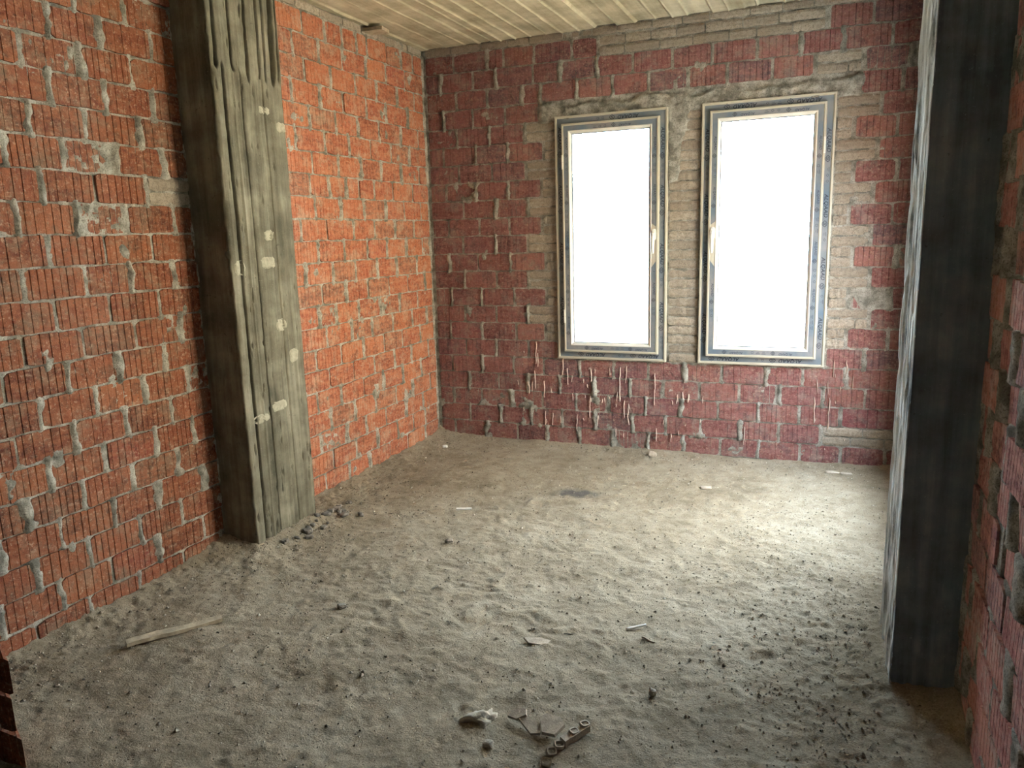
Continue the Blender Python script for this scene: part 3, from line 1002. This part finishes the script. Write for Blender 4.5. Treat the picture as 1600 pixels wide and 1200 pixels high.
def window(name, Wd, hinge_side, label_note, phase):
    x0, x1, z0, z1 = Wd
    rs = np.random.RandomState(60 + int(phase * 100))
    root = empty(name, ((x0 + x1) / 2, 0, z0))
    tag(root, kind='structure')
    root['label'] = label_note
    inv = Matrix.Translation(-root.location)

    def part(nm, VF, mat, parent=None, smooth=False):
        me = pymesh(nm, VF[0], VF[1], smooth)
        me.transform(inv)
        return link(nm, me, mat, parent or root)

    fr = part('frame', ring(x0, x1, z0, z1, [(-.0, .06), (0, -.020), (.002, -.023), (.011, -.023), (.014, -.016), (.058, -.014), (.060, -.010), (.060, .06), (0, .06)]), M['cream'])
    sx0, sx1, sz0, sz1 = x0 + .050, x1 - .050, z0 + .050, z1 - .050
    sa = part('sash', ring(sx0, sx1, sz0, sz1, [(.002, .04), (0, -.030), (.003, -.040), (.012, -.041), (.015, -.037), (.048, -.036), (.049, .0), (.049, .04), (.002, .04)]), M['cream'])
    part('glazing_bead', ring(sx0, sx1, sz0, sz1, [(.047, -.030), (.047, -.038), (.051, -.039), (.062, -.030), (.066, -.022), (.066, -.008), (.047, -.008)]), M['white'])
    part('gasket', ring(sx0, sx1, sz0, sz1, [(.064, -.0215), (.0695, -.0215), (.0695, -.006), (.064, -.006)]), M['gasket'])
    gx0, gx1, gz0, gz1 = sx0 + .06, sx1 - .06, sz0 + .06, sz1 - .06
    gv = [(gx0, -.010, gz0), (gx1, -.010, gz0), (gx1, -.010, gz1), (gx0, -.010, gz1), (gx0, -.006, gz0), (gx1, -.006, gz0), (gx1, -.006, gz1), (gx0, -.006, gz1)]
    part('pane', (gv, [(0, 1, 2, 3), (7, 6, 5, 4)]), M['glass'])
    # protective film with print: outer frame
    for (X0, X1, Z0, Z1, i0, i1, ya, yb, par, big) in ((x0, x1, z0, z1, .0165, .049, -.0166, -.0152, fr, True), (sx0, sx1, sz0, sz1, .0165, .0455, -.0378, -.0369, sa, False)):
        st = strips(X0, X1, Z0, Z1, i0, i1, ya, yb)
        for c, q in enumerate(st):
            hside = 3 if hinge_side == 'right' else 1
            if not big and c == hside:
                # film torn back around the handle
                q0, q1, q2, q3 = [Vector(v) for v in q]
                lo, hi = (q0.z, q1.z)
                def at(zz):
                    t = (zz - q0.z) / (q1.z - q0.z); u = (zz - q3.z) / (q2.z - q3.z)
                    return q0.lerp(q1, t), q3.lerp(q2, u)
                zc = 1.41
                V, F = [], []
                for s_, e_ in ((q0.z, zc - .13 if q0.z < q1.z else zc + .09), (q1.z, zc + .09 if q0.z < q1.z else zc - .13)):
                    pa, pb = at(e_)
                    jag = Vector((0, 0, .04 if e_ < zc else -.02))
                    k = len(V)
                    if s_ == q0.z: V += [q0, pa, pb + jag * -1, q3]
                    else: V += [pa, q1, q2, pb + jag * -1]
                    F.append((k, k + 1, k + 2, k + 3))
                me = pymesh('film_strip', V, F)
            else:
                me = pymesh('film_strip', q, [(0, 1, 2, 3)])
            me.transform(inv)
            link('film_strip', me, M['film'], par)
            # print along the strip
            mid = lambda i: (Vector(q[i]) + Vector(q[3 - i])) / 2
            A = (Vector(q[0]) + Vector(q[3])) / 2; B = (Vector(q[1]) + Vector(q[2])) / 2
            if c in (1, 3):
                if A.z < B.z: A, B = B, A          # read downwards
                ex = Vector((0, 0, -1)); ey = Vector((1, 0, 0))
            else:
                if A.x < B.x: A, B = B, A          # upside down
                ex = Vector((-1, 0, 0)); ey = Vector((0, 0, -1))
            if c in (1, 3) and hinge_side == 'left' and c == 1:
                pass
            L = (B - A).length
            VV, FF, V2, F2 = [], [], [], []
            lift = Vector((0, -.0005, 0))
            per = .375 if big else .30
            t = .06 + per * ((phase + c * .37) % 1) * .5
            wide = .032 if big else .029
            while t < L - .10:
                org = A + ex * t + lift
                if big:
                    add_print(VV, FF, WORD, org, ex, ey)
                    if t + .115 < L - .02: add_print(VV, FF, LOGO, org + ex * .105 - ey * .001, ex, ey)
                else:
                    add_print(V2, F2, WORD_S, org + ey * .004, ex, ey)
                    if t + .08 < L - .02: add_print(VV, FF, LOGO_S, org + ex * .075, ex, ey)
                if t + .26 < L - .02: add_print(V2, F2, small_marks(rs), org + ex * (.165 if big else .13) + ey * rs.uniform(-.004, .005), ex, ey)
                t += per * rs.uniform(.93, 1.05)
            if not big and c == hside:
                def drop(Vs, Fs):
                    bad = {i for i, v in enumerate(Vs) if 1.22 < v[2] < 1.56}
                    return [f for f in Fs if not any(i in bad for i in f)]
                FF = drop(VV, FF); F2 = drop(V2, F2)
            for V_, F_, mt in ((VV, FF, M['ink']), (V2, F2, M['ink2'])):
                if F_:
                    me = pymesh('lettering', V_, F_); me.transform(inv)
                    link('lettering', me, mt, par)
    # hinges
    hx = x0 + .056 if hinge_side == 'left' else x1 - .056
    for hz in (1.935, .915):
        V, F = [], []
        nseg = 12
        lev = [(-.046, .0), (-.046, .0075), (-.002, .0078), (-.002, .0058), (.002, .0058), (.002, .0078), (.046, .0075), (.046, .0)]
        for (z, r) in lev:
            for k in range(nseg):
                a = k / nseg * 2 * math.pi
                V.append((hx + r * math.cos(a), -.036 + r * math.sin(a), hz + z))
        for j in range(len(lev) - 1):
            for k in range(nseg):
                F.append((j * nseg + k, j * nseg + (k + 1) % nseg, (j + 1) * nseg + (k + 1) % nseg, (j + 1) * nseg + k))
        part('hinge', (V, F), M['white'], smooth=False)
    # handle: rounded rosette plate and a lever hanging down
    kx = sx1 - .030 if hinge_side == 'left' else sx0 + .030
    zc = 1.45

    def rounded(cx, cz, wx, wz, y_a, y_b, taper=.85, n=16):
        V, F = [], []
        for (y, s_) in ((y_a, 1), (y_b + .003, 1), (y_b, taper)):
            for k in range(n):
                a = k / n * 2 * math.pi
                V.append((cx + math.copysign(abs(math.cos(a)) ** .55, math.cos(a)) * wx * s_, y, cz + math.copysign(abs(math.sin(a)) ** .55, math.sin(a)) * wz * s_))
        for j in range(2):
            for k in range(n):
                F.append((j * n + k, j * n + (k + 1) % n, (j + 1) * n + (k + 1) % n, (j + 1) * n + k))
        F.append(tuple(range(2 * n, 3 * n)))
        return V, F

    hd = part('handle', rounded(kx, zc, .014, .036, -.035, -.049), M['white'])
    # lever: swept tube out from the rosette then down
    path = [(kx, -.044, zc + .012, .0095), (kx, -.062, zc + .012, .0095), (kx, -.078, zc + .006, .0105), (kx, -.083, zc - .012, .0115), (kx, -.082, zc - .05, .0115), (kx, -.080, zc - .09, .010), (kx, -.078, zc - .118, .008), (kx, -.078, zc - .124, .003)]
    V, F = [], []
    n = 10
    for i, (px, py, pz, r) in enumerate(path):
        p = Vector((px, py, pz)); a = Vector(path[max(0, i - 1)][:3]); b = Vector(path[min(len(path) - 1, i + 1)][:3])
        d = (b - a).normalized(); e1 = Vector((1, 0, 0)); e2 = d.cross(e1)
        for k in range(n):
            t = k / n * 2 * math.pi
            V.append(tuple(p + e1 * math.cos(t) * r * 1.1 + e2 * math.sin(t) * r * .7))
    for i in range(len(path) - 1):
        for k in range(n):
            F.append((i * n + k, i * n + (k + 1) % n, (i + 1) * n + (k + 1) % n, (i + 1) * n + k))
    F.append(tuple(range((len(path) - 1) * n, len(path) * n)))
    part('lever', (V, F), M['white'], hd, True)
    return root


window('window_1', W1, 'left', 'narrow film-wrapped window nearer the left corner, handle on its right', .12)
window('window_2', W2, 'right', 'film-wrapped window further right, handle on its left stile', .55)

# ground outside
o = link('ground', pymesh('ground', [(-60, -60, -3.2), (60, -60, -3.2), (60, 90, -3.2), (-60, 90, -3.2)], [(0, 1, 2, 3)]), M['outside'])
tag(o, kind='structure')
# unseen wall added to bounce warm sunlight into the opening in the right wall
o = link('added_bounce_wall', npmesh('added_bounce_wall', *boxes_into(np.zeros((0, 3)), np.zeros((0, 4), int), [(7.6, 7.9, -4.0, 7.0, -3.2, 3.6)]), False), M['render'])
tag(o, kind='structure')


# ------------------------------------------------------------------ plaster drips under the windows
def drips():
    rs = np.random.RandomState(9)
    V, F = [], []

    def drip(x, z, L, wd):
        n = max(3, int(L / .02) + 1)
        k0 = len(V)
        dx = 0
        for i in range(n):
            t = i / (n - 1)
            dx += rs.normal(0, .0025)
            ww = wd * (1.0 - .5 * t + .5 * (t > .85)) * rs.uniform(.7, 1.2) * (.4 if i in (0, n - 1) else 1)
            zz = z - L * t
            V.extend([(x + dx - ww, -.004, zz), (x + dx, -.009, zz), (x + dx + ww, -.004, zz)])
        for i in range(n - 1):
            a = k0 + i * 3
            F.extend([(a, a + 3, a + 4, a + 1), (a + 1, a + 4, a + 5, a + 2)])

    for (x, z, L, wd) in ((.82, .73, .16, .005), (.80, .65, .10, .004), (.79, .52, .13, .006), (.745, .44, .09, .005), (.77, .44, .07, .004), (.85, .45, .12, .004),
                          (.86, .23, .10, .004), (1.0, .62, .12, .005), (1.02, .55, .12, .005), (1.06, .50, .05, .004), (1.19, .56, .20, .006), (1.20, .36, .16, .005), (1.24, .22, .07, .005),
                          (1.34, .56, .05, .005), (1.42, .57, .24, .007), (1.45, .58, .12, .004), (1.43, .34, .12, .006), (1.47, .32, .15, .005), (1.37, .14, .06, .005), (1.40, .40, .07, .004),
                          (1.64, .54, .22, .004), (1.66, .16, .09, .005), (1.76, .13, .06, .005), (1.80, .40, .05, .006), (1.84, .42, .05, .009), (1.87, .41, .06, .008), (1.96, .40, .05, .004),
                          (2.74, .66, .10, .006), (2.82, .67, .11, .006), (2.66, .54, .08, .005), (2.72, .54, .09, .004), (2.86, .57, .08, .005), (2.65, .43, .17, .007), (2.73, .43, .20, .006), (2.24, .21, .12, .005),
                          (.91, .22, .09, .004), (.97, .20, .05, .003), (1.10, .22, .12, .004), (1.06, .37, .05, .003), (.72, .66, .012, .005), (.69, .57, .012, .006)):
        drip(x + rs.uniform(-.01, .01), z, L, wd * .7)
    for _ in range(38):
        cx = rs.choice([.80, 1.22, 1.42, 1.82, 2.72])
        drip(cx + rs.normal(0, .07), rs.uniform(.10, .60), rs.uniform(.012, .035), rs.uniform(.002, .0045))
    o = link('plaster_drips', pymesh('plaster_drips', V, F), M['drip'], wall_back)
    o['kind'] = 'stuff'
    o['label'] = 'pale pink plaster drips running down the bricks'


drips()


# ------------------------------------------------------------------ things lying on the floor
def rock_mesh(name, sx, sy, sz, rs, flat=False, sub=2, smooth=False):
    import bmesh
    bm = bmesh.new()
    bmesh.ops.create_icosphere(bm, subdivisions=sub, radius=1)
    ph = rs.uniform(0, 50)
    for v in bm.verts:
        c = v.co
        k = 1 + (.9 if smooth else .35) * float(fbm(np.array(c.x * 1.6 + ph), np.array(c.y * 1.6 + c.z * 1.3 + ph), 2)) * 2
        q = list(c) if smooth else [math.copysign(abs(t) ** .7, t) for t in c]
        v.co = Vector((q[0] * sx * k, q[1] * sy * k, q[2] * sz * (k if not flat else 1)))
    me = bpy.data.meshes.new(name)
    bm.to_mesh(me); bm.free()
    if smooth: me.polygons.foreach_set('use_smooth', [True] * len(me.polygons))
    return me


def put(name, me, mat, x, y, rz, label, cat, sink=.3, group=None, tilt=(0, 0)):
    o = link(name, me, mat)
    lo = min(v.co.z for v in me.vertices); hi = max(v.co.z for v in me.vertices)
    o.location = (x, y, fz(x, y) - lo - (hi - lo) * sink)
    o.rotation_euler = (tilt[0], tilt[1], rz)
    tag(o, label, cat, group)
    return o


def lath_mesh(name, L, wd, th, rs, n=14, taper=.0, bend=.004, notch=0):
    V, F = [], []
    for i in range(n):
        t = i / (n - 1)
        x = -L / 2 + L * t
        k = wd / 2 * (1 - taper * t) * rs.uniform(.9, 1.05)
        z = bend * math.sin(t * 5 + 1)
        y = rs.normal(0, wd * .03)
        V += [(x, y - k, z), (x, y + k, z), (x, y + k * .92, z + th), (x, y - k * .92, z + th)]
    for i in range(n - 1):
        for k in range(4):
            a = i * 4 + k; b = i * 4 + (k + 1) % 4
            F.append((a, b, b + 4, a + 4))
    F.append((3, 2, 1, 0)); e = (n - 1) * 4
    F.append((e, e + 1, e + 2, e + 3))
    return pymesh(name, V, F)


rs = np.random.RandomState(12)
# long lath by the left wall, in two broken lengths of one strip
ang = math.atan2(-2.881 + 3.137, .529 - .317)
put('wooden_lath', lath_mesh('wooden_lath', .345, .044, .014, rs), M['wood'], .423, -3.009, ang + .10,
    'long pale wooden lath half buried in the dust beside the left brick wall', 'lath', .0)
put('white_tile_chip', lath_mesh('white_tile_chip', .085, .016, .010, rs, 5, 0, .0), M['pale'], .888, -1.413, .35,
    'small white straight chip lying alone in the middle left of the floor', 'chip', .1)
# rolled strip pointing right
def roll_mesh(L, r, rs, n=10):
    V, F = [], []
    m = 9
    for i in range(m):
        t = i / (m - 1)
        rr = r * (1 - .25 * t) * rs.uniform(.92, 1.06)
        for k in range(n):
            a = k / n * 2 * math.pi
            V.append((-L / 2 + L * t, rr * math.cos(a), rr * .75 * math.sin(a) + r + .010 * t))
    for i in range(m - 1):
        for k in range(n):
            F.append((i * n + k, i * n + (k + 1) % n, (i + 1) * n + (k + 1) % n, (i + 1) * n + k))
    F.append(tuple(range(n))[::-1]); F.append(tuple(range((m - 1) * n, m * n)))
    return pymesh('stick', V, F, True)


put('stick', roll_mesh(.078, .0075, rs), M['pale'], 2.085, -2.375, .55, 'short pale stick with rounded ends lying in open dust', 'stick', .05)
put('stick', lath_mesh('stick', .055, .006, .006, rs, 8, .4, .003), M['wood'], 2.150, -2.455, -.35, 'thin pale splinter just right of the rounded stick', 'stick', .1)
put('stick', lath_mesh('stick', .045, .004, .004, rs, 6, .4, .002), M['darkstone'], 1.86, -2.50, .45, 'thin dark splinter left of the rounded stick', 'stick', .1)


def flake_mesh(pts, th):
    k = len(pts)
    V = [(x, y, 0) for x, y in pts] + [(x * .96, y * .96, th) for x, y in pts]
    return pymesh('flake', V, [tuple(range(k))[::-1], tuple(range(k, 2 * k))] + [(i, (i + 1) % k, k + (i + 1) % k, k + i) for i in range(k)])


put('mortar_flake', flake_mesh([(-.05, .015), (-.03, -.015), (.035, -.025), (.055, .008), (.01, .022)], .007), M['shard'], 1.765, -2.60, .3,
    'flat pale mortar flake with pointed right end on the dust', 'flake', .1, tilt=(.12, .05))
put('mortar_lump', rock_mesh('mortar_lump', .054, .046, .024, rs, sub=3, smooth=True), M['dust'], 1.77, -3.085, .4, 'smooth pale mortar lump left of the broken hollow brick', 'lump', .55)
put('stone', rock_mesh('stone', .014, .012, .012, rs), M['stone'], 2.236, -2.779, .2, 'small cube-like stone casting a dark spot in the dust', 'stone', .1)
put('stone', rock_mesh('stone', .034, .024, .020, rs), M['shard'], 1.658, -.115, .2, 'pale wedge-shaped stone against the foot of the window wall', 'stone', .2)
put('stone', rock_mesh('stone', .040, .020, .010, rs, True), M['shard'], 2.765, -.17, -.1, 'larger of two flat pale stones by the right end of the window wall', 'stone', .2)
put('stone', rock_mesh('stone', .032, .013, .008, rs, True), M['shard'], 2.845, -.185, .0, 'smaller of two flat pale stones by the right end of the window wall', 'stone', .2)
put('stone', rock_mesh('stone', .034, .020, .008, rs, True), M['shard'], 2.09, -.66, .1, 'flat pale stone in front of the right window', 'stone', .2)
put('stone', rock_mesh('stone', .018, .014, .012, rs), M['pale'], .21, -.33, .3, 'white pebble near the far left corner', 'stone', .15)
put('stone', rock_mesh('stone', .022, .015, .012, rs), M['darkstone'], 1.02, -1.85, .8, 'dark jagged stone in the scuffed dust', 'stone', .2)
put('stone', rock_mesh('stone', .020, .016, .012, rs), M['darkstone'], .92, -2.62, .8, 'dark stone left of centre on the floor', 'stone', .2)
put('stone', rock_mesh('stone', .016, .014, .011, rs), M['stone'], 1.84, -3.20, .1, 'grey stone in front of the mortar lump', 'stone', .2)

# broken hollow brick: a bent slab with a broken-off web of cells
root = empty('broken_hollow_brick', (1.985, -3.09, fz(1.985, -3.09)))
tag(root, 'broken hollow brick with cracked flat plate and open cells near the bottom edge', 'brick')
def child(name, me, mat, loc, rot=(0, 0, 0)):
    o = link(name, me, mat, root); o.location = loc; o.rotation_euler = rot
    return o
child('plate', flake_mesh([(-.045, .012), (-.012, -.042), (.030, -.040), (.045, .006), (.020, .030), (-.028, .032)], .010), M['shard'], (.005, .02, .020), (.22, -.05, -.1))
child('plate', flake_mesh([(-.055, .028), (-.040, .0), (.02, -.034), (.045, -.020), (.030, .012), (-.02, .020)], .008), M['shard'], (-.060, .008, .014), (.25, .10, -.1))
child('plate', flake_mesh([(-.030, .018), (-.035, -.006), (.0, -.024), (.03, -.010), (.024, .016)], .008), M['shard'], (-.105, .030, .022), (.2, -.28, .1))


def cell_mesh(w_, d_, h_, t_):
    V, F = [], []
    for z in (0, h_):
        for a, b in ((w_, d_), (w_ - t_, d_ - t_)):
            n = 10
            for k in range(n):
                an = k / n * 2 * math.pi
                V.append((math.copysign(abs(math.cos(an)) ** .6, math.cos(an)) * a, math.copysign(abs(math.sin(an)) ** .6, math.sin(an)) * b, z))
    n = 10
    for k in range(n):
        j = (k + 1) % n
        F += [(k, j, 2 * n + j, 2 * n + k), (n + j, n + k, 3 * n + k, 3 * n + j), (2 * n + k, 2 * n + j, 3 * n + j, 3 * n + k)]
    return pymesh('cell', V, F)


child('web', lath_mesh('web', .100, .026, .022, rs, 6, .1, .0), M['shard'], (.083, .012, .004), (.12, -.06, 1.05))
cm = cell_mesh(.0155, .012, .014, .004)
for (dx, dy, dz, rz, tx) in ((.100, .046, .020, 1.0, .15), (.078, .008, .016, 1.1, .2), (.050, -.045, .004, .6, .35), (.034, -.070, -.002, .7, .6), (.036, -.112, -.004, .2, .8)):
    child('cell', cm, M['shard'], (dx, dy, dz), (tx, .15, rz))

# rubble lumps heaped at the foot of the left column
RK = [rock_mesh('rubble', .018 * a, .015 * b, .012 * c, rs) for a, b, c in ((1, 1, 1), (1.3, .9, 1.1), (.8, 1.1, .9), (1.6, 1.2, 1), (1, .7, .8))]
for me in RK: me.materials.append(M['darkstone'])
for k in range(26):
    if k < 16: x, y = .26 + rs.normal(0, .06), -1.66 + rs.normal(0, .08)
    else: x, y = .27 + rs.uniform(-.02, .06), rs.uniform(-2.28, -1.75)
    x = max(x, .225)
    o = put('rubble_stone', RK[k % 5], None, x, y, rs.uniform(0, 6), 'dark rubble stone heaped at the foot of the left column', 'stone', .2, 'rubble at the foot of the left column')
    s_ = rs.uniform(.5, 1.15); o.scale = (s_, s_, s_)

# small wooden wedge left in the joint under the ceiling
o = link('wooden_wedge', lath_mesh('wooden_wedge', .15, .11, .020, rs, 5, 0, 0), M['wood'])
o.location = (.055, -.70, 2.712); o.rotation_euler = (0, .0, .12)
tag(o, 'small wooden board wedged under the ceiling above the left wall', 'wedge')


# loose gravel and crumbs of mortar all over the floor
def gravel():
    rs = np.random.RandomState(2)
    ico = np.array([(0, 0, 1), (.9, 0, .1), (.2, .85, .0), (-.8, .5, .1), (-.75, -.55, -.1), (.3, -.9, 0), (0, 0, -.6)])
    tri = np.array([(0, 1, 2), (0, 2, 3), (0, 3, 4), (0, 4, 5), (0, 5, 1), (6, 2, 1), (6, 3, 2), (6, 4, 3), (6, 5, 4), (6, 1, 5)])
    pts = []
    n = 9000
    pts.append(np.stack([rs.uniform(.05, 3.05, n), rs.uniform(-4.0, -.03, n)], 1))
    n = 2600
    pts.append(np.stack([.03 + np.abs(rs.normal(0, .16, n)), rs.uniform(-3.7, -.05, n)], 1))
    n = 1800
    pts.append(np.stack([2.9 - np.abs(rs.normal(0, .35, n)), -2.2 + rs.normal(0, .6, n)], 1))
    n = 900
    pts.append(np.stack([.20 + np.abs(rs.normal(0, .10, n)), -2.0 + rs.normal(0, .28, n)], 1))
    n = 700
    pts.append(np.stack([rs.uniform(.1, 3, n), -.03 - np.abs(rs.normal(0, .10, n))], 1))
    for c in range(26):   # clusters
        k = rs.randint(15, 60)
        pts.append(np.stack([rs.uniform(.3, 2.8) + rs.normal(0, .06, k), rs.uniform(-3.4, -1.2) + rs.normal(0, .05, k)], 1))
    P = np.concatenate(pts)
    P = P[(P[:, 0] < 3.1) & (P[:, 0] > .01) & (P[:, 1] < -.01)]
    V = np.zeros((len(P), 7, 3))
    size = .0016 + .0034 * rs.rand(len(P)) ** 2 + (rs.rand(len(P)) < .06) * rs.uniform(.002, .005, len(P))
    i = np.clip(np.searchsorted(FU, P[:, 0]), 0, len(FU) - 1); k = np.clip(np.searchsorted(FY, P[:, 1]), 0, len(FY) - 1)
    z = FH[i, k]
    a = rs.uniform(0, 6.28, len(P)); ca, sa = np.cos(a), np.sin(a)
    sc = rs.uniform(.6, 1.4, (len(P), 7, 1)) * size[:, None, None]
    q = ico[None] * sc
    V[..., 0] = q[..., 0] * ca[:, None] - q[..., 1] * sa[:, None] + P[:, 0, None]
    V[..., 1] = q[..., 0] * sa[:, None] + q[..., 1] * ca[:, None] + P[:, 1, None]
    V[..., 2] = q[..., 2] * .8 + z[:, None] + size[:, None] * .2
    T = (tri[None] + 7 * np.arange(len(P))[:, None, None]).reshape(-1, 3)
    o = link('gravel', npmesh('gravel', V.reshape(-1, 3), T, False), M['gravel'])
    tag(o, 'loose grey gravel and mortar crumbs strewn over the floor', 'gravel', kind='stuff')


gravel()
